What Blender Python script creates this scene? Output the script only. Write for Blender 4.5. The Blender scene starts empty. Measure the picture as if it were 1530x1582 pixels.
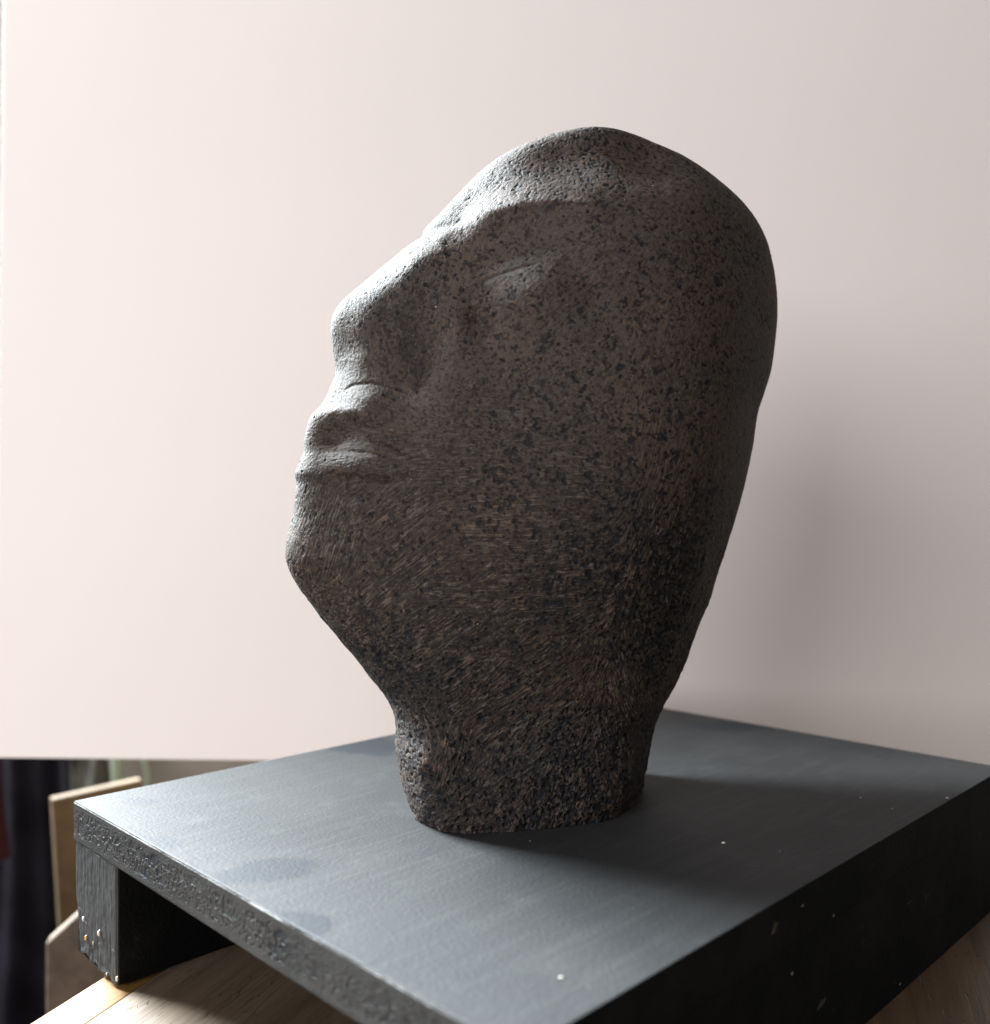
import bpy, bmesh, math, random
import numpy as np
from mathutils import Vector, Matrix, noise

scene = bpy.context.scene
COL = scene.collection
random.seed(7)

# ---------------------------------------------------------------- camera, world, lamps, exposure
cd = bpy.data.cameras.new('camera'); cam = bpy.data.objects.new('camera', cd); COL.objects.link(cam)
cam.location = (0, 0, 1.53*0.13); cam.rotation_euler = (math.radians(90), 0, 0)
cd.sensor_fit = 'HORIZONTAL'; cd.sensor_width = 36; cd.lens = 36*1434/1530
cd.shift_y = 9/1530; cd.clip_start = .01; cd.clip_end = 50
cd.dof.use_dof = True; cd.dof.focus_distance = .395; cd.dof.aperture_fstop = 7.0
scene.camera = cam
scene.view_settings.view_transform = 'Standard'; scene.view_settings.look = 'None'
scene.view_settings.exposure = 0; scene.view_settings.gamma = 1
w = bpy.data.worlds.new('World'); scene.world = w; w.use_nodes = True
w.node_tree.nodes['Background'].inputs[0].default_value = (1.0, .93, .88, 1)
w.node_tree.nodes['Background'].inputs[1].default_value = .23
def area(name, loc, target, sx, sy, power, color):
    l = bpy.data.lights.new(name, 'AREA'); l.shape = 'RECTANGLE'; l.size = sx; l.size_y = sy
    l.energy = power; l.color = color
    o = bpy.data.objects.new(name, l); COL.objects.link(o); o.location = loc
    o.rotation_euler = (Vector(target)-Vector(loc)).to_track_quat('-Z', 'Y').to_euler()
    return o
area('window_light', (-1.235, 1.50, 1.38), (-.05, .40, .20), 1.25, 1.05, 760.0, (.89, .965, 1.0))      # the window behind, to the left
area('room_light', (-1.98, -1.96, .98), (0, .6, .25), 2.0, 1.6, 110.0, (1.0, .955, .95))            # second, weaker window in front, to the left

# ---------------------------------------------------------------- sculpted head (shape data)
HH = 0.13                       # camera height above the plinth top
ZT = 0.53*HH                    # plinth top above the table
ZC = 1.53*HH                    # camera above the table
FP = 1434.0
Y0, KY, XC = 0.43, 0.30, 0.02     # mid plane of the head: Y = Y0 + KY*(x-XC), the face turned slightly to the camera
def mid(x): return Y0+KY*(x-XC)
def unm(px, py):
    dx = (px-765)/FP; return un(px, py, (Y0-KY*XC)/(1-KY*dx))
def depth_at(px, py):
    n = d = 0.
    for a, b, v in CTRL:
        w_ = 1/((a-px)**2+(b-py)**2+60.)**1.6; n += w_*v; d += w_
    return Y0-n/d/1000.
def un(px, py, Y): return ((px-765)/FP*Y, ZC-(py-800)/FP*Y)
FRONT = [(901.5, 227.1), (868.1, 227.9), (844.4, 228.7), (820.5, 232.4), (796.2, 240.6), (771.8, 252.3), (747.3, 268.2), (722.4, 290.2), (702.5, 311.2), (682.6, 333.0), (667.5, 347.8), (654.7, 361.0), (649.1, 373.5), (632.8, 383.1), (602.0, 406.2), (576.5, 426.6), (551.3, 447.3), (531.1, 465.0), (519.0, 480.7), (512.8, 497.5), (511.6, 512.3), (513.5, 535.2), (517.6, 560.3), (518.8, 577.3), (512.9, 595.4), (505.0, 613.5), (493.1, 630.6), (482.0, 642.5), (474.8, 660.4), (470.8, 680.3), (469.0, 700.3), (462.1, 718.2), (457.3, 732.2), (459.5, 745.2), (457.5, 762.1), (453.5, 796.1), (447.5, 820.0), (443.6, 841.8), (443.7, 861.6), (450.7, 884.4), (463.7, 907.1), (485.7, 936.9), (511.8, 968.8), (541.9, 1004.7), (571.9, 1041.7), (596.8, 1073.9), (608.4, 1099.1), (612.1, 1124.4), (612.0, 1154.5), (616.3, 1179.5), (622.1, 1204.6), (640.0, 1257.0)]
BACK = [(901.5, 227.1), (939.8, 231.1), (978.0, 238.5), (1011.3, 248.6), (1039.8, 261.2), (1068.5, 275.7), (1095.5, 294.0), (1121.9, 316.1), (1146.8, 340.0), (1165.1, 363.7), (1178.3, 390.6), (1186.4, 423.2), (1191.4, 461.6), (1192.5, 500.4), (1188.5, 544.7), (1183.3, 579.2), (1172.8, 614.0), (1164.7, 638.7), (1156.8, 688.6), (1147.3, 738.6), (1135.1, 788.7), (1120.8, 838.8), (1106.4, 883.9), (1096.7, 918.8), (1079.8, 958.8), (1061.9, 1008.8), (1044.8, 1048.7), (1026.7, 1080.6), (1015.0, 1106.8), (1007.4, 1134.1), (1001.7, 1161.3), (996.4, 1189.6), (992.0, 1216.0)]
CTRL = [(588,440,42),(545,482,40),(612,418,42),(640,402,47),(668,392,48),(620,430,47),(712,390,50),(820,350,57),(765,360,53),(695,354,39),(740,334,49),(800,316,55),(850,314,58),(900,318,60),(715,320,31),(770,275,36),(825,250,36),
(950,330,60),(1000,300,52),(1060,290,40),(1100,330,38),(1150,380,22),(900,240,34),(860,232,31),(940,260,42),(1000,245,24),
(760,380,54),(850,380,60),(950,450,66),(1050,450,60),(1130,450,40),(1172,480,16),
(830,440,63),(750,450,56),(800,520,61),(700,430,51),(650,430,48),(600,455,45),(560,500,46),(600,520,46),(650,500,50),(640,570,53),(550,575,43),
(700,560,58),(750,600,60),(850,600,63),(950,600,63),(1050,600,56),(1120,600,40),(1155,600,20),
(540,620,48),(600,640,54),(530,680,48),(505,650,42),(560,720,54),(490,720,43),(620,740,58),(700,700,60),(800,740,64),(950,750,64),(1050,750,53),(1110,740,35),
(480,800,46),(500,850,52),(560,850,56),(650,860,61),(800,880,64),(950,880,59),(1050,880,41),(1085,880,26),
(540,950,54),(600,980,57),(700,1000,59),(850,1000,56),(980,1000,43),(1040,1000,22),
(640,1080,49),(700,1100,51),(850,1100,48),(960,1100,36),(1000,1100,24),
(650,1180,49),(720,1190,48),(850,1190,44),(950,1190,32),(985,1190,20),
(660,1264,44),(738,1272,49),(875,1262,41),(942,1255,32.5),(973,1245,21)]
EDGEG = [(905,200,.10),(820,216,.07),(745,262,.06),(680,330,.055),(646,370,.04),(600,404,.022),(550,446,.016),(512,497,.022),(513,535,.016),(518,577,.02),(492,630,.022),(470,680,.018),(456,732,.03),(452,796,.035),(442,862,.04),(484,938,.04),(570,1043,.05),(611,1125,.06),(615,1180,.07),(640,1257,.08),
(992,1216,.05),(1010,1135,.05),(1065,1010,.05),(1110,885,.06),(1153,740,.10),(1179,615,.12),(1201,480,.12),(1178,355,.10),(1105,272,.09),(1020,224,.09)]
# grooves and ridges: polyline, H there (mm), depth (mm, + = out), width (mm)
LINES = [([(530,652),(585,668),(640,705)],30,-1.5,3.0),([(500,745),(560,752),(630,748)],30,-1.0,2.6),
([(672,372),(695,358),(740,335),(800,317),(850,312),(905,318),(950,330)],50,1.3,3.2),
([(528,602),(545,595),(575,593),(605,597),(640,610)],20,-.7,.7),
([(492,696),(540,697),(585,702),(625,712)],26,-.6,.9),
([(497,738),(530,736),(565,740),(610,750)],30,-.9,2.0),
([(535,748),(600,758)],36,-.8,3.0),
([(700,458),(730,442),(765,428),(800,417),(835,408)],48,-.7,.8),
([(705,464),(735,449),(770,436),(805,426),(840,418)],48,.2,1.6),
([(668,372),(682,382),(690,400),(693,420)],26,.4,.9),
([(655,545),(660,570),(652,592),(640,605)],26,-1.6,2.2),
([(500,640),(520,632),(560,640),(600,655)],26,1.0,2.2),
([(735,470),(745,500),(760,520)],48,-1.2,4.0),
([(1024,960),(1027,925),(1030,890),(1032,860)],52,-.7,.6),
([(1016,1090),(1040,1020),(1070,950),(1090,880),(1098,830)],30,.9,1.5),

([(1040,250),(1037,290),(1036,330)],48,.35,2.0),
([(900,475),(930,500),(960,540)],66,-.8,5.0),
([(860,410),(900,440),(930,480)],64,-1.2,5.0)]
# soft lumps: centre, H (mm), height (mm), radii (mm), tilt
LUMPS = [(765,372,50,-1.8,14,5,30),(860,362,56,-1.5,16,6,5),(828,450,58,3.8,21,11.5,22),(512,673,20,-3.5,6,5,10),(540,676,30,-2.2,10,5,-12),(642,548,24,-4.0,7.5,14,-14),(668,475,30,-2.2,9,14,-18),(606,470,20,1.2,8,8,30),(600,480,16,-2.0,12,8,40),
(738,488,46,-3.8,6,11,10),(785,398,50,-1.6,14,4,24),(575,620,28,1.5,9,5,0),(535,716,28,1.0,11,4,-4),(540,755,32,-1.0,10,5,-5),
(640,680,46,-1.5,6,8,-30),(555,560,16,1.6,8,6,0),(700,640,50,1.5,14,12,0),(800,350,50,-1.0,20,7,20),
(600,900,46,-1.0,14,8,0),(900,1050,54,-1.2,20,10,0),(990,480,70,-1.0,12,18,0),(780,1120,46,-1.0,18,9,0),
(1020,880,56,-1.4,10,18,0),(705,500,34,1.4,7,12,0)]

def smooth_outline(pts, zs):
    import numpy as np
    a = np.array([unm(px, py) for px, py in pts]); z = a[:,1][::-1]; x = a[:,0][::-1]
    # monotone piecewise cubic (Fritsch-Carlson), with the crown end rounded
    h = np.diff(z); d = np.diff(x)/h; m = np.zeros(len(z)); m[0]=d[0]; m[-1]=d[-1]
    for i in range(1,len(z)-1): m[i] = (d[i-1]*h[i]+d[i]*h[i-1])/(h[i-1]+h[i])
    k = np.clip(np.searchsorted(z, zs)-1, 0, len(h)-1); t = (zs-z[k])/h[k]; t=np.clip(t,0,1)
    return ((1+2*t)*(1-t)**2*x[k] + t*(1-t)**2*h[k]*m[k] + t*t*(3-2*t)*x[k+1] + t*t*(t-1)*h[k]*m[k+1])

def head_grid(NV=780, NU=520):
    import numpy as np
    zt = unm(FRONT[0][0],FRONT[0][1])[1]; zb = ZT
    v = np.linspace(0,1,NV); zs = zt-(zt-zb)*(0.55*v+0.45*v**2.2) ; zs = zt-(zt-zb)*((1-np.cos(v*np.pi*.5))*.38+.62*v)*1.0
    v2 = np.clip(v/.16,0,1); e = (v**2)*(1-v2)*3.0+v*v2; e = e  # finer rows at the crown
    zs = zt-(zt-zb)*np.maximum.accumulate(e); zs[-1]=zb
    xf = smooth_outline(FRONT, zs); xb = smooth_outline(BACK, zs)
    xb = np.maximum(xb, xf+1e-4)
    def dfun(x, z):
        f = np.interp(z, zs[::-1], xf[::-1]); b = np.interp(z, zs[::-1], xb[::-1])
        s = np.clip(x-f,5e-4,None); r = np.clip(b-x,5e-4,None)
        return s*r/(s+r)
    P=[];V=[]
    for px,py,H in CTRL:
        x,z = un(px,py,Y0-H/1000.); z=max(z,zb); H=max(H+1000*(mid(x)-Y0),4)
        P.append((x,z)); V.append(np.log((H/1000.)**2/dfun(np.array(x),np.array(z))))
    for px,py,G in EDGEG:
        P.append(unm(px,py)); V.append(np.log(G))
    P=np.array(P)*10; V=np.array(V,float)
    def tps(a,b):
        r2=((a[:,None,:]-b[None,:,:])**2).sum(-1); return .5*r2*np.log(r2+1e-12)
    n=len(P); A=np.zeros((n+3,n+3)); A[:n,:n]=tps(P,P)+np.eye(n)*.004
    A[:n,n]=1; A[:n,n+1:]=P; A[n,:n]=1; A[n+1:,:n]=P.T
    w=np.linalg.solve(A,np.r_[V,0,0,0])
    # coarse evaluation, then interpolation
    gx=np.linspace(-.12,.16,180); gz=np.linspace(zb-.01,zt+.01,200)
    GX,GZ=np.meshgrid(gx,gz); Q=np.c_[GX.ravel(),GZ.ravel()]*10
    L=(tps(Q,P)@w[:n]+w[n]+Q@w[n+1:]).reshape(GX.shape)
    L=np.clip(L,np.log(.008),np.log(.4))
    def bil(M,x,z):
        fx=np.clip((x-gx[0])/(gx[1]-gx[0]),0,len(gx)-1.001); fz=np.clip((z-gz[0])/(gz[1]-gz[0]),0,len(gz)-1.001)
        i=fx.astype(int); j=fz.astype(int); a=fx-i; b=fz-j
        return M[j,i]*(1-a)*(1-b)+M[j,i+1]*a*(1-b)+M[j+1,i]*(1-a)*b+M[j+1,i+1]*a*b
    u=np.linspace(0,1,NU)
    s=(1-np.cos(np.pi*u))/2
    X=xf[:,None]+(xb-xf)[:,None]*s[None,:]; Z=np.repeat(zs[:,None],NU,1)
    d=(X-xf[:,None])*(xb[:,None]-X)/(xb-xf)[:,None]
    H=np.sqrt(np.clip(d,0,None)*np.exp(bil(L,X,Z)))
    base=H.copy()
    fade=np.clip(H/.012,0,1)
    D=np.zeros_like(H)
    for pl,Hm,dep,wd in LINES:
        w3=[un(a,b,depth_at(a,b)) for a,b in pl]; best=np.full(H.shape,1e9); tt=np.zeros_like(H)
        for k in range(len(w3)-1):
            ax,az=w3[k]; bx,bz=w3[k+1]; L2=(bx-ax)**2+(bz-az)**2
            t=np.clip(((X-ax)*(bx-ax)+(Z-az)*(bz-az))/L2,0,1)
            q=(X-ax-t*(bx-ax))**2+(Z-az-t*(bz-az))**2
            m=q<best; best=np.where(m,q,best); tt=np.where(m,(k+t)/(len(w3)-1),tt)
        D+=dep/1000.*np.exp(-best/(wd/1000.)**2)*np.sqrt(np.clip(1-(2*tt-1)**4,0,1))
    for cx,cy,Hm,hgt,ra,rb,ang in LUMPS:
        x0,z0=un(cx,cy,depth_at(cx,cy)); c,sn=np.cos(np.radians(ang)),np.sin(np.radians(ang))
        a=((X-x0)*c+(Z-z0)*sn)/(ra/1000.); b=(-(X-x0)*sn+(Z-z0)*c)/(rb/1000.)
        D+=hgt/1000.*np.exp(-a*a-b*b)
    H=np.maximum(H+D*fade,0)
    return X,Z,H

# ---------------------------------------------------------------- helpers
def tag(o, label=None, cat=None, kind=None, group=None):
    if label: o['label'] = label
    if cat: o['category'] = cat
    if kind: o['kind'] = kind
    if group: o['group'] = group
    return o
def link(name, me, mat=None, parent=None, smooth=False):
    o = bpy.data.objects.new(name, me); COL.objects.link(o)
    if mat: me.materials.append(mat)
    if parent: o.parent = parent; o.matrix_parent_inverse = Matrix.Translation(parent.location).inverted() if False else o.matrix_parent_inverse
    if smooth: me.polygons.foreach_set('use_smooth', [True]*len(me.polygons))
    return o
def empty(name, loc, rz=0):
    o = bpy.data.objects.new(name, None); COL.objects.link(o); o.location = loc; o.rotation_euler = (0, 0, rz); return o
def mesh(name, vs, fs):
    me = bpy.data.meshes.new(name); me.from_pydata(vs, [], fs); me.update(); return me
def box_bm(x0, x1, y0, y1, z0, z1, bevel=0, seg=2):
    bm = bmesh.new(); bmesh.ops.create_cube(bm, size=1)
    for v in bm.verts: v.co = ((x0+x1)/2+v.co.x*(x1-x0), (y0+y1)/2+v.co.y*(y1-y0), (z0+z1)/2+v.co.z*(z1-z0))
    if bevel: bmesh.ops.bevel(bm, geom=bm.edges[:], offset=bevel, segments=seg, affect='EDGES', profile=.6)
    return bm
def done(bm, name, mat, parent=None, smooth=False):
    me = bpy.data.meshes.new(name); bm.normal_update(); bm.to_mesh(me); bm.free()
    return link(name, me, mat, parent, smooth)
def grid_mesh(name, P, wrap=False):
    """P: (rows, cols, 3) array -> mesh of quads"""
    R, Cn = P.shape[:2]; idx = np.arange(R*Cn).reshape(R, Cn)
    if wrap: nx = np.roll(idx, -1, 1)
    else: nx = idx[:, 1:]; 
    a = idx if wrap else idx[:, :-1]
    q = np.stack([a[:-1], nx[:-1], nx[1:], a[1:]], -1).reshape(-1, 4)
    me = bpy.data.meshes.new(name)
    me.vertices.add(R*Cn); me.vertices.foreach_set('co', P.reshape(-1).astype(np.float32))
    me.loops.add(q.size); me.loops.foreach_set('vertex_index', q.reshape(-1).astype(np.int32))
    me.polygons.add(len(q)); me.polygons.foreach_set('loop_start', np.arange(0, q.size, 4, dtype=np.int32))
    me.polygons.foreach_set('loop_total', np.full(len(q), 4, np.int32))
    me.update(calc_edges=True); me.validate(); return me

# node helpers
def newmat(name):
    m = bpy.data.materials.new(name); m.use_nodes = True; nt = m.node_tree
    return m, nt, nt.nodes['Principled BSDF']
class NB:
    def __init__(s, nt): s.nt = nt; s.tc = nt.nodes.new('ShaderNodeTexCoord')
    def n(s, t, **kw):
        nd = s.nt.nodes.new(t)
        for k, v in kw.items(): setattr(nd, k, v)
        return nd
    def put(s, sock, v):
        if hasattr(v, 'is_output') or isinstance(v, bpy.types.NodeSocket): s.nt.links.new(v, sock)
        elif isinstance(v, (tuple, list)) and len(v) == 3 and sock.type == 'RGBA': sock.default_value = (*v, 1)
        else: sock.default_value = v
    def map(s, scale=(1,1,1), rot=(0,0,0), loc=(0,0,0), src=None):
        m = s.n('ShaderNodeMapping'); s.put(m.inputs[0], src or s.tc.outputs['Object'])
        m.inputs['Scale'].default_value = scale; m.inputs['Rotation'].default_value = rot; m.inputs['Location'].default_value = loc
        return m.outputs[0]
    def noise(s, scale, detail=2, rough=.5, vec=None, dist=0):
        m = s.n('ShaderNodeTexNoise'); s.put(m.inputs['Vector'], vec or s.tc.outputs['Object'])
        m.inputs['Scale'].default_value = scale; m.inputs['Detail'].default_value = detail
        m.inputs['Roughness'].default_value = rough; m.inputs['Distortion'].default_value = dist
        return m.outputs['Fac']
    def voro(s, scale, vec=None, feature='F1'):
        m = s.n('ShaderNodeTexVoronoi', feature=feature); s.put(m.inputs['Vector'], vec or s.tc.outputs['Object'])
        m.inputs['Scale'].default_value = scale; return m.outputs['Distance']
    def ramp(s, v, a, b, lo=0., hi=1.):
        m = s.n('ShaderNodeMapRange', interpolation_type='SMOOTHSTEP'); s.put(m.inputs[0], v)
        m.inputs[1].default_value = a; m.inputs[2].default_value = b; m.inputs[3].default_value = lo; m.inputs[4].default_value = hi
        return m.outputs[0]
    def math(s, op, a, b=0., c=None):
        m = s.n('ShaderNodeMath', operation=op); s.put(m.inputs[0], a); s.put(m.inputs[1], b)
        if c is not None: s.put(m.inputs[2], c)
        return m.outputs[0]
    def mix(s, f, a, b):
        m = s.n('ShaderNodeMix', data_type='RGBA'); s.put(m.inputs[0], f); s.put(m.inputs[6], a); s.put(m.inputs[7], b)
        return m.outputs[2]
    def attr(s, name):
        m = s.n('ShaderNodeAttribute', attribute_name=name); return m.outputs['Fac']
    def bump(s, h, dist, strength=1, normal=None):
        m = s.n('ShaderNodeBump'); s.put(m.inputs['Height'], h); m.inputs['Distance'].default_value = dist
        m.inputs['Strength'].default_value = strength
        if normal: s.put(m.inputs['Normal'], normal)
        return m.outputs[0]
    def sep(s, v=None):
        m = s.n('ShaderNodeSeparateXYZ'); s.put(m.inputs[0], v or s.tc.outputs['Object']); return m.outputs

# ---------------------------------------------------------------- 2-D random fields
RNG = np.random.default_rng(11)
def gfield(shape, sig, rng=RNG):
    n = rng.standard_normal(shape); fy = np.fft.fftfreq(shape[0])[:, None]; fx = np.fft.rfftfreq(shape[1])[None, :]
    s = sig if isinstance(sig, tuple) else (sig, sig)
    f = np.fft.rfft2(n)*np.exp(-2*np.pi**2*((fy*s[0])**2+(fx*s[1])**2)); r = np.fft.irfft2(f, shape)
    return (r-r.mean())/r.std()
def sstep(x, a, b):
    t = np.clip((x-a)/(b-a), 0, 1); return t*t*(3-2*t)
def sample(M, u, v):
    R, Cn = M.shape; u = np.clip(u, 0, Cn-1.001); v = np.clip(v, 0, R-1.001)
    i = u.astype(int); j = v.astype(int); a = u-i; b = v-j
    return M[j, i]*(1-a)*(1-b)+M[j, i+1]*a*(1-b)+M[j+1, i]*(1-a)*b+M[j+1, i+1]*a*b

# ---------------------------------------------------------------- materials
def stone_material():
    m, nt, p = newmat('basalt'); b = NB(nt)
    mineral_and_patch, stroke, pit = b.attr('mineral_and_patch'), b.attr('stroke'), b.attr('pit')
    big = b.noise(22, 4, .6); fine = b.noise(1300, 3, .75); mid = b.noise(170, 4, .7); grit = b.noise(520, 2, .6)
    low = b.ramp(b.sep()[2], .27, .17)          # lower face and neck: rougher marks and a darker base colour
    scratch = None
    for k in range(5):
        v = b.map(scale=(170, 700, 1350), src=b.map(rot=(0, math.radians(36*k), 0)))
        n_ = b.math('MULTIPLY', b.noise(1, 2, .6, vec=v, dist=.15), b.attr('dir%d' % k))
        scratch = n_ if scratch is None else b.math('ADD', scratch, n_)
    speck = b.ramp(b.noise(780, 2, .6), .60, .72)
    patchy = b.ramp(b.noise(130, 2, .5), .34, .62)
    c = b.mix(low, (.046, .038, .0335), (.026, .0205, .0175))
    c = b.mix(b.ramp(big, .42, .68, 0, .8), c, b.mix(low, (.068, .047, .037), (.046, .030, .022)))
    c = b.mix(b.ramp(mid, .50, .72, 0, .4), c, (.080, .058, .045))
    c = b.mix(b.ramp(grit, .52, .34, 0, .8), c, (.009, .008, .0085))
    c = b.mix(b.math('MULTIPLY', b.ramp(stroke, .50, .12), .9), c, (.008, .0075, .008))
    c = b.mix(b.math('MULTIPLY', b.math('MULTIPLY', b.ramp(stroke, .54, .88), b.ramp(fine, .25, .55, .35, 1)), b.math('ADD', .30, b.math('MULTIPLY', low, .15))), c, b.mix(b.ramp(mid, .4, .6), (.135, .120, .108), (.16, .115, .085)))
    c = b.mix(b.math('MULTIPLY', b.ramp(scratch, .49, .38), b.math('ADD', .20, b.math('MULTIPLY', low, .65))), c, (.008, .0075, .008))
    c = b.mix(b.math('MULTIPLY', b.math('MULTIPLY', b.ramp(scratch, .53, .66), patchy), b.math('ADD', .16, b.math('MULTIPLY', low, .62))), c, b.mix(b.ramp(mid, .42, .58), (.120, .105, .094), (.135, .094, .070)))
    c = b.mix(b.math('MULTIPLY', mineral_and_patch, .9), c, (.005, .0055, .0085))
    c = b.mix(b.math('MULTIPLY', pit, .8), c, (.005, .005, .006))
    c = b.mix(b.math('MULTIPLY', speck, .45), c, (.115, .10, .088))
    c = b.mix(b.math('MULTIPLY', pit, .9), c, (.004, .004, .005))
    spark = b.math('MULTIPLY', b.ramp(b.voro(330), .10, .05), b.ramp(b.noise(150, 1), .70, .72))
    c = b.mix(spark, c, (.5, .47, .42))
    b.put(p.inputs['Base Color'], c)
    b.put(p.inputs['Roughness'], b.ramp(fine, .2, .8, .6, .85)); p.inputs['Specular IOR Level'].default_value = .25
    h = b.math('ADD', b.math('MULTIPLY', scratch, b.math('ADD', .35, b.math('MULTIPLY', low, 1.1))), b.math('ADD', b.math('MULTIPLY', fine, .5), b.math('MULTIPLY', grit, .7)))
    b.put(p.inputs['Normal'], b.bump(h, .00045, .8))
    return m
def paint_material(name='black_paint', edge=False):
    m, nt, p = newmat(name); b = NB(nt)
    x, y, z = b.sep()
    cloud = b.noise(9, 4, .6, dist=.6); chalk = b.noise(55, 5, .65); grain = b.noise(1500, 2, .6)
    c = b.mix(b.ramp(cloud, .3, .7), (.0165, .0180, .0195), (.027, .0285, .030))
    c = b.mix(b.ramp(chalk, .52, .82, 0, .5), c, (.052, .054, .054))
    brush = b.noise(1, 3, .6, vec=b.map(scale=(300, 18, 300), rot=(0, 0, .9)))
    c = b.mix(b.ramp(brush, .45, .75, 0, .25), c, (.055, .057, .058))
    if not edge:
        # greasy finger smudges on the left, dark patches near the back edge: ellipses in the plinth's own frame
        f = None
        for cx, cy, ra, rb, ang in SMUDGES_AND_PATCHES:
            mp = b.map(loc=(0,0,0)); 
            dx = b.math('SUBTRACT', x, cx); dy = b.math('SUBTRACT', y, cy); ca, sa = math.cos(ang), math.sin(ang)
            u = b.math('DIVIDE', b.math('ADD', b.math('MULTIPLY', dx, ca), b.math('MULTIPLY', dy, sa)), ra)
            v = b.math('DIVIDE', b.math('SUBTRACT', b.math('MULTIPLY', dy, ca), b.math('MULTIPLY', dx, sa)), rb)
            r = b.math('SQRT', b.math('ADD', b.math('MULTIPLY', u, u), b.math('MULTIPLY', v, v)))
            r = b.math('ADD', r, b.math('MULTIPLY', b.math('SUBTRACT', chalk, .5), 1.1))
            e = b.ramp(r, 1.15, .75)
            f = e if f is None else b.math('MAXIMUM', f, e)
        c = b.mix(b.math('MULTIPLY', f, .9), c, (.009, .013, .019))
        fleck = b.ramp(b.voro(210), .055, .03)
        gate = b.ramp(b.noise(60, 1), .64, .66)
        c = b.mix(b.math('MULTIPLY', b.math('MULTIPLY', fleck, gate), .8), c, (0.27, 0.261, 0.2475))
        b.put(p.inputs['Roughness'], b.ramp(f, 0, 1, .66, .62))
    else:
        p.inputs['Roughness'].default_value = .55
    b.put(p.inputs['Base Color'], c)
    p.inputs['Specular IOR Level'].default_value = .28
    orange = b.noise(620, 2, .5)
    h = b.math('ADD', orange, b.math('ADD', b.math('MULTIPLY', grain, .35), b.math('MULTIPLY', brush, .3)))
    b.put(p.inputs['Normal'], b.bump(h, .0004, .5))
    return m
def edge_material():
    m, nt, p = newmat('painted_chipboard_edge'); b = NB(nt)
    pit = b.attr('pit'); fine = b.noise(1100, 3, .6)
    c = b.mix(b.ramp(fine, .35, .75), (.0045, .0050, .0056), (.0095, .0105, .0115))
    c = b.mix(b.ramp(b.noise(500, 3), .62, .78, 0, .6), c, (.06, .058, .054))
    c = b.mix(pit, c, (.004, .0045, .0055))
    pale_arris = b.math('MULTIPLY', b.ramp(b.sep()[2], ZT-.0013, ZT-.0006), b.ramp(b.noise(260, 4, .7), .36, .56))  # paler broken line along the top arris
    c = b.mix(b.math('MULTIPLY', pale_arris, .9), c, (.14, .14, .137))
    b.put(p.inputs['Base Color'], c); p.inputs['Roughness'].default_value = .6
    b.put(p.inputs['Normal'], b.bump(fine, .0007, .7))
    return m
def timber_material():
    m, nt, p = newmat('painted_timber'); b = NB(nt)
    g = b.noise(1, 4, .6, vec=b.map(scale=(900, 900, 60)))
    scr = b.noise(1, 2, .5, vec=b.map(scale=(70, 500, 420), rot=(.5, 0, .1)))
    c = b.mix(b.ramp(g, .35, .7), (.010, .0115, .013), (.03, .032, .034))
    c = b.mix(b.ramp(scr, .74, .80, 0, .7), c, (.12, .105, .09))
    b.put(p.inputs['Base Color'], c); p.inputs['Roughness'].default_value = .6
    b.put(p.inputs['Normal'], b.bump(g, .0009, .8))
    return m
def side_material():
    m, nt, p = newmat('scuffed_shaded_black'); b = NB(nt)
    cl = b.noise(30, 4, .65); scr = b.noise(1, 2, .5, vec=b.map(scale=(90, 60, 520), rot=(0, .9, 0)))
    c = b.mix(b.ramp(cl, .35, .7), (.003, .004, .0045), (.009, .009, .0095))  # shade of the right side and battens put into a darker black
    c = b.mix(b.ramp(b.noise(75, 3, .6), .66, .8, 0, .5), c, (0.045, 0.0405, 0.0396))
    f = b.math('MULTIPLY', b.ramp(b.voro(230), .07, .04), b.ramp(b.noise(80, 1), .60, .64))
    c = b.mix(b.math('MULTIPLY', f, .3), c, (0.08, 0.075, 0.07))
    c = b.mix(b.ramp(scr, .78, .82, 0, .5), c, (0.1125, 0.0945, 0.0765))
    b.put(p.inputs['Base Color'], c); p.inputs['Roughness'].default_value = .75
    p.inputs['Specular IOR Level'].default_value = .12
    b.put(p.inputs['Normal'], b.bump(b.noise(700, 3, .6), .0008, .6))
    return m
def wood_material(name, a, c2, dark, crack=True):
    m, nt, p = newmat(name); b = NB(nt)
    v = b.map(scale=(26, 1.6, 26)); g1 = b.noise(3.0, 5, .65, vec=v, dist=.8)
    v2 = b.map(scale=(420, 14, 420)); g2 = b.noise(1, 3, .6, vec=v2)
    c = b.mix(b.ramp(g1, .3, .7), a, c2)
    c = b.mix(b.ramp(g2, .5, .8, 0, .55), c, dark)
    h = g2
    if crack:
        v3 = b.map(scale=(260, 22, 260)); g3 = b.noise(1, 2, .5, vec=v3, dist=.35)
        k = b.ramp(b.math('ABSOLUTE', b.math('SUBTRACT', g3, .5)), .012, .003)
        k = b.math('MULTIPLY', k, b.ramp(b.noise(1, 2, vec=b.map(scale=(60, 12, 60))), .38, .5))
        c = b.mix(b.math('MULTIPLY', k, .85), c, (.04, .02, .012))
        h = b.math('SUBTRACT', g2, b.math('MULTIPLY', k, 1.5))
    b.put(p.inputs['Base Color'], c); p.inputs['Roughness'].default_value = .5
    b.put(p.inputs['Normal'], b.bump(h, .0006, .5))
    return m
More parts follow.
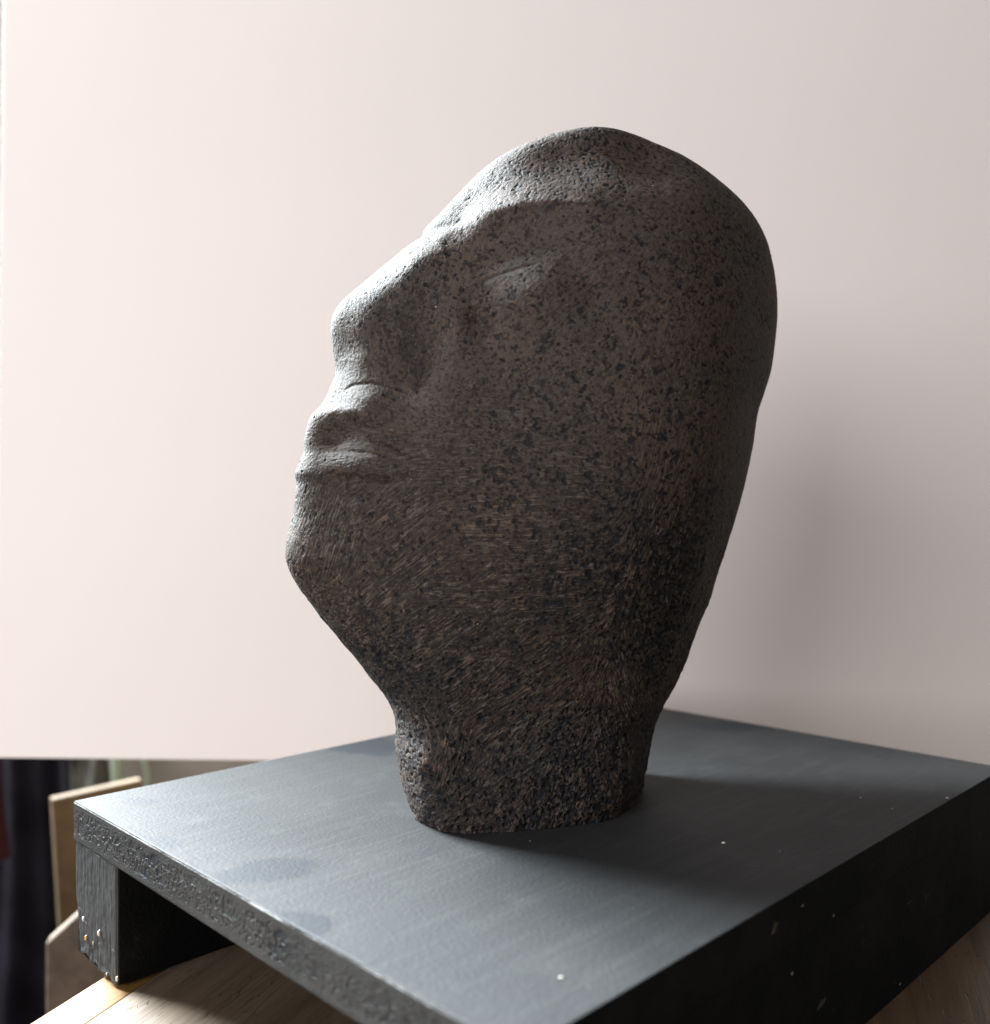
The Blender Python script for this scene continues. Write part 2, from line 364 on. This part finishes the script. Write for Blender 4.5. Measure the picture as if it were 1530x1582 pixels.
def plain(name, col, rough=.8, var=.15, scale=20, spec=.5, bmp=.3):
    m, nt, p = newmat(name); b = NB(nt)
    n = b.noise(scale, 5, .6)
    c = b.mix(b.ramp(n, .3, .7), tuple(v*(1-var) for v in col), tuple(min(1, v*(1+var)) for v in col))
    b.put(p.inputs['Base Color'], c); p.inputs['Roughness'].default_value = rough
    p.inputs['Specular IOR Level'].default_value = spec
    if bmp: b.put(p.inputs['Normal'], b.bump(b.noise(scale*25, 3), .0005, bmp))
    return m

# ---------------------------------------------------------------- plinth frame
h = HH
Lc = Vector((-1.495*h, 3.274*h, 0)); RZ = -math.atan2(.7097, .7045)   # local x runs along the front left edge
A, B = 2.18*h, 2.82*h
e1 = Vector((math.cos(RZ), math.sin(RZ), 0)); e2 = Vector((-math.sin(RZ), math.cos(RZ), 0))
def to_local(px, py, z=ZT):
    Y = (ZC-z)*FP/(py-800); X = (px-765)/FP*Y; d = Vector((X, Y, 0))-Lc
    return d.dot(e1), d.dot(e2)
SMUDGES_AND_PATCHES = []
for px, py, ra, rb, ang in [(413, 1345, .0185, .0125, 1.1), (236, 1303, .0120, .0080, .6), (452, 1428, .0150, .0090, .5), (215, 1238, .010, .006, .3), (1130, 1122, .030, .014, .9), (560, 1150, .03, .02, 0)]:  # the last two are wide dark patches near the back edge
    u, v = to_local(px, py); SMUDGES_AND_PATCHES.append((u, v, ra, rb, ang))

# ---------------------------------------------------------------- setting: floor, wall
M_floor = wood_material('dark_floorboards', (.05, .04, .033), (.085, .065, .052), (.03, .022, .018), False)
fl = empty('floor', (0, 1.2, -.75)) if False else None
bm = box_bm(-3, 3, -1.2, 2.6, -.80, -.753); floor = done(bm, 'floor', plain('subfloor', (.03, .025, .02))); tag(floor, kind='structure')
me_b = None
for i in range(30):
    x = -2.95+.2*i
    if me_b is None:
        b0 = box_bm(-.098, .098, -1.9, 1.9, -.012, .0, .002, 1); ob = done(b0, 'floorboard', M_floor, floor); me_b = ob.data
    else:
        ob = bpy.data.objects.new('floorboard', me_b); COL.objects.link(ob); ob.parent = floor
    ob.location = (x, .7, -.74)
bm = box_bm(-3, 3, 2.6, 2.7, -.75, 2.2); wall = done(bm, 'wall', plain('white_plaster', (.80, .79, .77), .9, .04)); tag(wall, kind='structure')

# ---------------------------------------------------------------- wooden table
T_ANG = -math.atan2(.34, .94)
tb = empty('table', (-1.24*h, 3.09*h, 0), T_ANG)
tag(tb, 'old pale oak table with a yellow varnished edge strip under the black plinth', 'table')
M_oak = wood_material('bleached_oak', (.078, .054, .034), (.125, .092, .063), (.027, .016, .009))
M_oak2 = wood_material('brown_oak', (.070, .040, .021), (.115, .073, .040), (.022, .011, .006))
M_strip = wood_material('yellow_pine', (.165, .088, .024), (.195, .108, .032), (.13, .066, .017), False)
done(box_bm(-.010, .0115, -.34, .36, -.03, -.0012, .0015, 2), 'edge_strip', M_strip, tb, True)
def plank(x0, x1, rot, mat):
    o = done(box_bm(x0, x1, -.34, .36, -.03, 0, .002, 2), 'plank', mat, tb, True); o.rotation_euler = (0, 0, rot); return o
plank(.012, .150, 0, M_oak)
plank(.151, .285, 0, M_oak)
plank(.286, .42, 0, M_oak2)
plank(.421, .56, 0, M_oak2)
for sx in (.03, .52):
    for sy in (-.29, .31):
        done(box_bm(sx-.025, sx+.025, sy-.025, sy+.025, -.74, -.0305, .002, 1), 'leg', M_oak2, tb)

# ---------------------------------------------------------------- plinth
M_paint = paint_material(); M_edge = edge_material(); M_timber = timber_material(); M_side = side_material()
pl = empty('plinth', Lc, RZ)
tag(pl, 'black painted chipboard plinth on two timber battens under the stone head', 'plinth')
zb = .39*h
bm = box_bm(0, A, .0012, B, zb, ZT, .0006, 3)
top = done(bm, 'top_board', M_paint, pl, False)
top.data.materials.append(M_side)
for f in top.data.polygons:
    if f.normal.x > .7: f.material_index = 1
    f.use_smooth = False
# porous front left edge as real relief
def relief(name, a, c, z0, z1, y, mat, fn, parent, wavy=None):
    nx = int((c-a)/.0003); nz = int((z1-z0)/.0003)
    xs = np.linspace(a, c, nx); zs = np.linspace(z0, z1, nz); X, Z = np.meshgrid(xs, zs)
    D, pit = fn(X, Z, nx, nz)
    P = np.stack([X, np.full_like(X, y)-D, Z], -1)
    if wavy: P = wavy(P)
    # return the border backwards so that the skin closes on the body
    back = P.copy(); 
    Q = np.zeros((nz+2, nx+2, 3)); Q[1:-1, 1:-1] = P
    Q[0, 1:-1] = P[0]+[0, .003, 0]; Q[-1, 1:-1] = P[-1]+[0, .003, 0]
    Q[1:-1, 0] = P[:, 0]+[0, .003, 0]; Q[1:-1, -1] = P[:, -1]+[0, .003, 0]
    Q[0, 0] = Q[0, 1]; Q[0, -1] = Q[0, -2]; Q[-1, 0] = Q[-1, 1]; Q[-1, -1] = Q[-1, -2]
    me = grid_mesh(name, Q)
    at = me.attributes.new('pit', 'FLOAT', 'POINT'); pp = np.zeros(Q.shape[:2]); pp[1:-1, 1:-1] = pit
    at.data.foreach_set('value', pp.reshape(-1).astype(np.float32))
    return link(name, me, mat, parent, True)
def chip(X, Z, nx, nz):
    v = (Z-zb)/(ZT-zb); core = sstep(v, .14, .34)*sstep(v, .86, .68)
    n1 = gfield(X.shape, 2.0); n2 = gfield(X.shape, .8); n3 = gfield(X.shape, (4, 9))
    hole = sstep(n1*.85+n3*.4, .45, 1.0)*core
    D = .00004*n2*(.4+core)+.00005*n1*(.1+core)-.0014*hole+.00008*gfield(X.shape, 14)
    edge = np.minimum(Z-zb, ZT-Z); D = D-.0009*sstep(edge, .0009, 0)
    return D, hole
edge = relief('chipboard_edge', .0003, A-.0003, zb+.0002, ZT-.00015, .0010, M_edge, chip, pl)
# battens
LW = .36*h
def batten(x0, x1, mat):
    bm = box_bm(x0, x1, .0022, B-.0004, .0003, zb, .0003, 1)
    o = done(bm, 'batten', mat, pl); return o
b1 = batten(.0022, LW, M_side); b2 = batten(A-LW, A-.0003, M_side)
def grain(X, Z, nx, nz):
    g = gfield(X.shape, (9, .9)); g2 = gfield(X.shape, (3, 3))
    D = .00005*g+.00005*g2
    edge = np.minimum(np.minimum(Z-Z.min(), 1), np.minimum(X-X.min(), X.max()-X)); D = D-.0012*sstep(edge, .0012, 0)
    low = sstep(Z, .015, .0)
    D = D+low*.00025*gfield(X.shape, 4)
    return D, sstep(g, 1.1, 2)*.6
def wave(P):
    x = P[..., 0]; z = P[..., 2]; t = np.clip(1-z/zb, 0, 1)
    P[..., 0] = x+.006*sstep(t, .35, 1)*(1-x/LW)+.0004*np.sin(z*900)*(x < .002)
    P[..., 2] = z+.0009*np.sin(x*520+1)*(t**3)+.0018*t**4*(1-x/LW)
    return P
relief('batten_end', .0008, LW-.0002, .0003, zb-.0001, .0014, M_timber, grain, b1, wave)
relief('batten_end', A-LW+.0002, A-.0005, .0003, zb-.0001, .0014, M_timber, grain, b2)
# bright flecks stuck to the batten end and crumbs on the top
def blob(name, loc, r, mat, parent=None, sq=(1, 1, 1)):
    bm = bmesh.new(); bmesh.ops.create_icosphere(bm, subdivisions=2, radius=r)
    for v in bm.verts:
        k = 1+.35*noise.noise(v.co*(1.3/r)+Vector(loc)*50); v.co = Vector((v.co.x*k*sq[0], v.co.y*k*sq[1], v.co.z*k*sq[2]))
    o = done(bm, name, mat, parent, True); o.location = loc; return o
M_plaster = plain('white_plaster_crumb', (.52, .50, .46), .7, .06, 800)
M_dust = plain('dull_dust', (.16, .15, .14), .9, .1, 800)
M_glue = plain('amber_glue', (.55, .34, .14), .4, .1, 800)
def end_local(px, py):   # a pixel on the batten's end face (local y = 0)
    dx, dz = (px-765)/FP, -(py-800)/FP
    # camera ray (dx,1,dz)*t hits plane (p-Lc).e2 = 0
    t = Lc.dot(e2)/(Vector((dx, 1, 0)).dot(e2)); p = Vector((dx*t, t, ZC+dz*t)); return (p-Lc).dot(e1), p.z
for px, py, r, mt, nm in [(150, 1443, .00115, M_plaster, 'plaster_fleck'), (126, 1421, .0009, M_plaster, 'plaster_fleck'), (130, 1450, .0009, M_glue, 'glue_drip'),
                          (178, 1513, .0010, M_plaster, 'plaster_fleck'), (162, 1506, .0006, M_plaster, 'plaster_fleck'), (141, 1458, .0005, M_plaster, 'plaster_fleck')]:
    u, zz = end_local(px, py); blob(nm, (u, .0008, zz), r, mt, b1, (.8, .6, 1.25))
# pale fibres torn from the batten end
def fibre_mesh(pts, r):
    vs = []; fs = []
    for i, p in enumerate(pts):
        q = pts[min(i+1, len(pts)-1)]-pts[max(i-1, 0)]; q.normalize()
        a = q.orthogonal().normalized(); c = q.cross(a)
        for k in range(4):
            t = k*math.pi/2; vs.append(p+(a*math.cos(t)+c*math.sin(t))*r)
    for i in range(len(pts)-1):
        for k in range(4): fs.append((i*4+k, i*4+(k+1) % 4, i*4+4+(k+1) % 4, i*4+4+k))
    return mesh('fibre', vs, fs)
rr = random.Random(5)
def fibres(spots, y, n, L, parent, axis='x'):
    vs = []; fs = []
    for (u, zz) in spots:
        for k in range(n):
            a = rr.uniform(0, 6.28); p = Vector((u+rr.uniform(-.003, .003), y, zz+rr.uniform(-.0015, .0015))); pts = []
            for j in range(6):
                pts.append(p.copy()); a += rr.uniform(-.7, .7); st = L/6
                p = p+Vector((math.cos(a)*st, -abs(rr.gauss(0, .00012)), math.sin(a)*st)) if axis == 'x' else p+Vector((rr.gauss(0, .0001), math.cos(a)*st, math.sin(a)*st))
            m2 = fibre_mesh(pts, .00005); off = len(vs)
            vs += [v.co.copy() for v in m2.vertices]; fs += [tuple(i+off for i in f.vertices) for f in m2.polygons]; bpy.data.meshes.remove(m2)
    o = link('fibres', mesh('fibres', vs, fs), M_fibre, parent); o['kind'] = 'stuff'; return o
M_fibre = plain('pale_fibre', (.17, .145, .11), .8, .1, 500)
fibres([end_local(*q) for q in [(128, 1405), (132, 1425), (140, 1452), (155, 1458), (168, 1465), (150, 1490), (165, 1500), (128, 1472)]], .0004, 2, .004, b1)
def side_local(px, py):
    dx, dz = (px-765)/FP, -(py-800)/FP; Rf = Lc+e1*A
    t = Rf.dot(e1)/(Vector((dx, 1, 0)).dot(e1)); p = Vector((dx*t, t, ZC+dz*t)); return (p-Lc).dot(e2), p.z
vs = []; fs = []
for px, py, n in [(1235, 1405, 1), (1195, 1440, 2), (1285, 1415, 1), (1265, 1560, 2), (1226, 1502, 1), (1390, 1520, 1)]:
    v_, zz = side_local(px, py)
    o = None
    for k in range(n):
        a = rr.uniform(.35, .8); p = Vector((A+.00005, v_+rr.uniform(-.002, .002), zz+rr.uniform(-.0015, .0015))); pts = []
        st = .0011 if n > 1 else .00025
        for j in range(5):
            pts.append(p.copy()); a += rr.uniform(-.25, .25); p = p+Vector((rr.uniform(0, .00004), math.cos(a)*st, math.sin(a)*st))
        m2 = fibre_mesh(pts, .00005 if n > 1 else .0002); off = len(vs)
        vs += [v.co.copy() for v in m2.vertices]; fs += [tuple(i+off for i in f.vertices) for f in m2.polygons]; bpy.data.meshes.remove(m2)
o = link('fibres', mesh('fibres', vs, fs), M_fibre, top); o['kind'] = 'stuff'

def world_at(px, py, z): Y = (ZC-z)*FP/(py-800); return ((px-765)/FP*Y, Y, z)
for px, py, r, lab in [(1118, 1303, .00075, 'white crumb in the shadow to the right of the stone neck on the black plinth'),
                       (867, 1512, .00072, 'round white crumb on the grey part of the plinth top below the stone neck'),
                       (1464, 1234, .0009, 'white crumb near the far right edge of the black plinth top'),
                       (1330, 1233, .0006, 'dull tiny crumb farther from the right edge of the plinth top'),
                       (1379, 1250, .00055, 'dull tiny crumb close to the right edge of the plinth top'),
                       (1205, 1316, .0004, 'smallest pale crumb just right of the crumb beside the neck shadow'),
                       (819, 1280+20, .0004, 'small grey crumb just in front of the base of the stone head')]:
    x, y, z = world_at(px, py, ZT); tag(blob('crumb', (x, y, z+r*.35), r*.78, M_plaster if .0007 < r < .0008 else M_dust, None, (1.3, 1, .6)), lab, 'crumb', group='crumbs on the plinth top')

# ---------------------------------------------------------------- the head
X, Z, H = head_grid(980, 660)
XF, ZF_, HF = X[:, ::-2], Z[:, ::-2], H[:, ::-2]
P = np.concatenate([np.stack([X, mid(X)-H, Z], -1)[:, :-1], np.stack([XF, mid(XF)+HF, ZF_], -1)[:, :-1]], 1)
def normals(P):
    du = np.roll(P, -1, 1)-np.roll(P, 1, 1); dv = np.gradient(P, axis=0)
    n = np.cross(du, dv); l = np.linalg.norm(n, axis=-1, keepdims=True); n = n/np.maximum(l, 1e-12)
    return n
N = normals(P)
c0 = P.reshape(-1, 3).mean(0)
if ((P-c0)*N).sum(-1).mean() < 0: N = -N
# smooth the normals so that displacement does not tear
for _ in range(4):
    N = N+np.roll(N, 1, 1)+np.roll(N, -1, 1); N[1:-1] = N[1:-1]+N[:-2]+N[2:]; N /= np.linalg.norm(N, axis=-1, keepdims=True)+1e-12
# relief maps in the side plane and the front plane, 0.25 mm per sample
RES = .00025
def maps(x0, x1, z0, z1, dirs, seed):
    rng = np.random.default_rng(seed); shp = (int((z1-z0)/RES), int((x1-x0)/RES))
    zz, xx = np.mgrid[0:shp[0], 0:shp[1]].astype(np.float32); xw = x0+xx*RES; zw = z0+zz*RES
    cx = np.zeros(shp); sx = np.zeros(shp)
    for (x, z, ang, rad) in dirs:
        wt = np.exp(-((xw-x)**2+(zw-z)**2)/rad**2)+1e-9; cx += wt*math.cos(2*math.radians(ang)); sx += wt*math.sin(2*math.radians(ang))
    th = .5*np.arctan2(sx, cx)+.09*gfield(shp, 45, rng)+.07*gfield(shp, 12, rng)
    nz = gfield(shp, .5, rng); acc = np.zeros(shp); wsum = 0
    dx, dz = np.cos(th), np.sin(th)
    for sgn in (-1, 1):
        px, pz = xx.copy(), zz.copy()
        for k in range(7):
            w_ = 1-k/8
            i = np.clip(px, 0, shp[1]-1).astype(int); j = np.clip(pz, 0, shp[0]-1).astype(int)
            acc += nz[j, i]*w_; px = px+sgn*dx[j, i]*1.1; pz = pz+sgn*dz[j, i]*1.1
    lic = acc/acc.std(); amp = sstep(gfield(shp, 5, rng)+.5*gfield(shp, 25, rng), -1.1, .8)
    lic = lic*(.35+.95*amp)+.5*gfield(shp, .7, rng)
    dens = gfield(shp, 55, rng)*.5
    low = sstep(zw, .24, .12)
    f1 = gfield(shp, 3.8, rng)+.7*gfield(shp, 1.5, rng); f1 /= f1.std()
    f2 = gfield(shp, 1.8, rng); f3 = gfield(shp, 8, rng)
    mineral_and_patch = np.maximum(sstep(f1+dens+.55*low, 1.3, 1.7), .8*sstep(f3+dens+.6*low, 1.6, 2.1)*sstep(f1, -.3, .6))
    pit = sstep(f2+dens*.7+.35*low, 1.5, 1.95)
    rough = gfield(shp, 2.6, rng)*.5+gfield(shp, 7, rng)*.8
    return dict(x0=x0, z0=z0, c2=np.cos(2*th), s2=np.sin(2*th), lic=lic, mineral_and_patch=mineral_and_patch, pit=pit, rough=rough, low=low, f=gfield(shp, 1.2, rng))
def wp(px, py): return un(px, py, Y0-.055)
D0 = [(560,1000,38,.02),(700,1010,32,.03),(850,1060,45,.03),(620,1150,-60,.025),(800,1200,58,.03),(950,1180,-50,.025),(700,1250,50,.02),(900,1260,60,.02),
      (800,800,-6,.04),(650,800,30,.025),(520,830,70,.02),(560,700,5,.015),(650,640,-25,.02),(620,500,85,.03),(700,420,88,.02),(700,550,60,.02),(820,440,35,.02),(900,560,40,.03),
      (780,350,75,.02),(780,270,35,.03),(950,280,20,.03),(1000,450,55,.04),(1050,650,65,.04),(1050,850,80,.04),(1000,1000,-70,.03),(850,700,-20,.03),(900,900,15,.03)]
dirs = [(*wp(a, b_), c_, d_) for a, b_, c_, d_ in D0]
MS = maps(-.14, .17, .05, .37, dirs, 21)
MF = maps(.34, .52, .05, .37, [(.43, .1, 60, .05), (.43, .2, 20, .05), (.43, .3, 70, .05), (.38, .33, 30, .05)], 22)
wsd = sstep(np.abs(N[..., 1]), .30, .62)
def both(k): return sample(MS[k], (P[..., 0]-MS['x0'])/RES, (P[..., 2]-MS['z0'])/RES)*wsd+sample(MF[k], (P[..., 1]-MF['x0'])/RES, (P[..., 2]-MF['z0'])/RES)*(1-wsd)
lic, mineral_and_patch, pit, rough, low, ff = [both(k) for k in ('lic', 'mineral_and_patch', 'pit', 'rough', 'low', 'f')]
# the front plane of forehead, nose and lips is rubbed smoother and shows fewer dark minerals
mineral_and_patch = mineral_and_patch*(.3+.7*wsd)*(1-.55*sstep(P[..., 2], .30, .345)); lic = lic*(.55+.45*wsd)
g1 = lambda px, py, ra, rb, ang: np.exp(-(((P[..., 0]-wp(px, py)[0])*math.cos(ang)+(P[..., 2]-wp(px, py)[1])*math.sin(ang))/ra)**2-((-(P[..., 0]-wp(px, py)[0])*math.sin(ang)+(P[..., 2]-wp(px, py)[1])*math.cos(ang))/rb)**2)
dark_patch = g1(625, 500, .020, .010, -.8)+.8*g1(642, 570, .006, .010, 0)+.6*g1(1085, 890, .006, .030, -.35)+.5*g1(1150, 610, .006, .015, -.2)  # broad darker patches: nose side, nostril wing, back edge of the head
mineral_and_patch = np.maximum(mineral_and_patch, .62*sstep(dark_patch+.28*ff+.18*rough, .35, .95)*wsd)  # the broad patches join the mineral mask
# the back and crown are smoother, the lower face and neck coarser
coarse = .55+.75*low
backs = sstep(P[..., 0], .06, .12)*.4
disp = (.000045*lic*coarse*(1-backs)+.00013*rough*(.22+.95*low)-.00045*pit*coarse-.00018*mineral_and_patch+.00004*ff)
rag = sstep(P[..., 2], ZT+.012, ZT)          # ragged foot
disp += rag*(.0003*rough-.0004)
PD = P+N*disp[..., None]
PD[..., 2] = np.maximum(PD[..., 2], ZT+.0001)
me = grid_mesh('head', PD, wrap=True)
# close crown and foot
nC = PD.shape[1]; bm = bmesh.new(); bm.from_mesh(me); bm.verts.ensure_lookup_table()
a0 = (PD.shape[0]-1)*nC
bm.faces.new([bm.verts[i] for i in range(nC)]); bm.faces.new([bm.verts[a0+i] for i in range(nC)])
bmesh.ops.recalc_face_normals(bm, faces=bm.faces[:]); bm.to_mesh(me); bm.free()
th2 = .5*np.arctan2(both('s2'), both('c2'))
wk = [np.clip(np.cos(2*(th2-math.radians(36*k))), 0, 1)**6 for k in range(5)]; ws_ = sum(wk)+1e-6
for nm, arr in [('dir%d' % k, wk[k]/ws_) for k in range(5)]+[('mineral_and_patch', mineral_and_patch), ('stroke', np.clip(.5+lic*.15*(.45+.5*coarse), 0, 1)), ('pit', pit)]:
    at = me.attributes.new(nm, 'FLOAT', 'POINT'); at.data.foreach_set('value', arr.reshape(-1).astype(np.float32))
head = link('stone_head', me, stone_material(), None, True)
tag(head, 'dark carved stone head with closed eyes tilted back on a black plinth', 'sculpture')

# ---------------------------------------------------------------- backdrop board
bx0, bx1, by = -.4015, .43, .745
bb = empty('backdrop_board', (bx0, by, .0062)); bb.rotation_euler = (math.radians(0), math.radians(.6), 0)
tag(bb, 'large blank pale pink board standing upright behind the stone head', 'board')
done(box_bm(0, bx1-bx0, 0, .006, 0, .68, .0008, 2), 'panel', plain('pale_pink_card', (.82, .78, .765), .8, .014, 3, .3, 0), bb, True)
done(box_bm(.05, bx1-bx0-.05, .0065, .02, .05, .63, .001, 1), 'backing_frame', plain('raw_pine', (.5, .36, .2)), bb)

# ---------------------------------------------------------------- things seen out of focus below the board
def X_(px, Y): return (px-765)/FP*Y
def Z_(py, Y): return ZC-(py-800)/FP*Y
# dark curtain
def cloth(name, x0, x1, z0, z1, Y, amp, nf, mat, seed, label, cat):
    rg = random.Random(seed); nx, nz = 160, 30; V = np.zeros((nz, nx, 3)); ph = rg.uniform(0, 6)
    for i in range(nx):
        u = i/(nx-1)
        for j in range(nz):
            v = j/(nz-1); s_ = math.sin(u*nf*6.28+ph+.6*math.sin(v*3+u*5))+.4*math.sin(u*nf*14+v*1.5)
            V[j, i] = (x0+(x1-x0)*u+.01*math.sin(v*4+u*9), Y+amp*s_*(.6+.5*(1-v)), z0+(z1-z0)*v)
    me = grid_mesh(name, V); o = link(name, me, mat, None, True)
    md = o.modifiers.new('thickness', 'SOLIDIFY'); md.thickness = .003
    return tag(o, label, cat)
cloth('curtain', X_(-260, 1.6), X_(178, 1.6), -.74, .02, 1.6, .02, 4, plain('navy_velvet', (.006, .0053, .0072), .95, .4, 12, .05), 3, 'dark navy curtain hanging behind the plinth below the pink board', 'curtain')
cloth('red_cloth', X_(-110, 1.35), X_(3, 1.35), Z_(1330, 1.35), .0, 1.35, .012, 2, plain('dark_red_cloth', (.03, .008, .008), .95, .2, 12, .05), 4, 'dark red cloth at the far left edge under the pink board', 'cloth')
cloth('grey_cloth', X_(104, 1.2), X_(171, 1.2), Z_(1330, 1.2), .0, 1.2, .01, 2, plain('grey_green_cloth', (.04, .04, .034), .95, .4, 30, .1), 6, 'grey green cloth hanging between the dark curtain and the green jug', 'cloth')
bm = box_bm(X_(165, 1.3), X_(560, 1.3), 1.3, 1.33, -.74, Z_(1100, 1.3), .003, 1)
tag(done(bm, 'taupe_panel', plain('taupe_paint', (.10, .086, .075), .8, .08)), 'plain taupe panel seen under the pink board behind the green jug', 'panel')
# plywood sheet standing on its edge
bm = box_bm(0, .085, 0, .012, 0, .72, .001, 1)
ply = done(bm, 'plywood_sheet', plain('plywood', (.058, .038, .019), .7, .25, 30, .2)); Yp = .92
ply.location = (X_(94, Yp)+.035, Yp, Z_(1222, Yp)-.72); ply.rotation_euler = (0, math.radians(-3.2), math.radians(38))
tag(ply, 'blurred tan plywood sheet standing behind the left corner of the plinth', 'board')
# pale timber offcut in front of it
bm = box_bm(0, .055, 0, .010, 0, .60, .002, 1)
for v in bm.verts:
    if v.co.z > .3: v.co.z += .85*(v.co.x)
off = done(bm, 'timber_offcut', plain('grey_brown_pine', (.080, .056, .038), .7, .3, 60)); Yo = .72
off.location = (X_(70, Yo)+.0, Yo, Z_(1457, Yo)-.60); off.rotation_euler = (0, 0, math.radians(15))
tag(off, 'blurred upright piece of pale brown timber at the left below the plywood sheet', 'timber')
# pale green jug
Yj = 1.05; jx = X_(200, Yj); zj = Z_(1210, Yj)
jug = empty('jug', (jx, Yj, -.74)); tag(jug, 'pale green plastic jug with a looped handle glimpsed under the pink board', 'jug')
M_jug = plain('pale_green_plastic', (.11, .135, .10), .6, .08)
prof = [(0, 0), (.05, 0), (.055, .02), (.055, .34), (.045, .37), (.012, .40), (.0068, .43), (.0068, .72), (.009, .73), (.0, .73)]
vs = []; fs = []
for r_, z_ in prof:
    for k in range(20): vs.append((r_*math.cos(k*math.pi/10), r_*math.sin(k*math.pi/10), z_))
for i in range(len(prof)-1):
    for k in range(20): fs.append((i*20+k, i*20+(k+1) % 20, i*20+20+(k+1) % 20, i*20+20+k))
body = link('body', mesh('body', vs, fs), M_jug, jug, True); body.location = (X_(182, Yj)-jx, 0, 0)
pts = []
for k in range(15):
    t = math.pi*k/14; pts.append(Vector((X_(182, Yj)-jx+.004+.030*math.sin(t), 0, zj+.74+.0+.045*math.cos(t))))
hm = fibre_mesh(pts, .0042); hd = link('handle', hm, M_jug, jug, True); hd.modifiers.new('round', 'SUBSURF').render_levels = 2
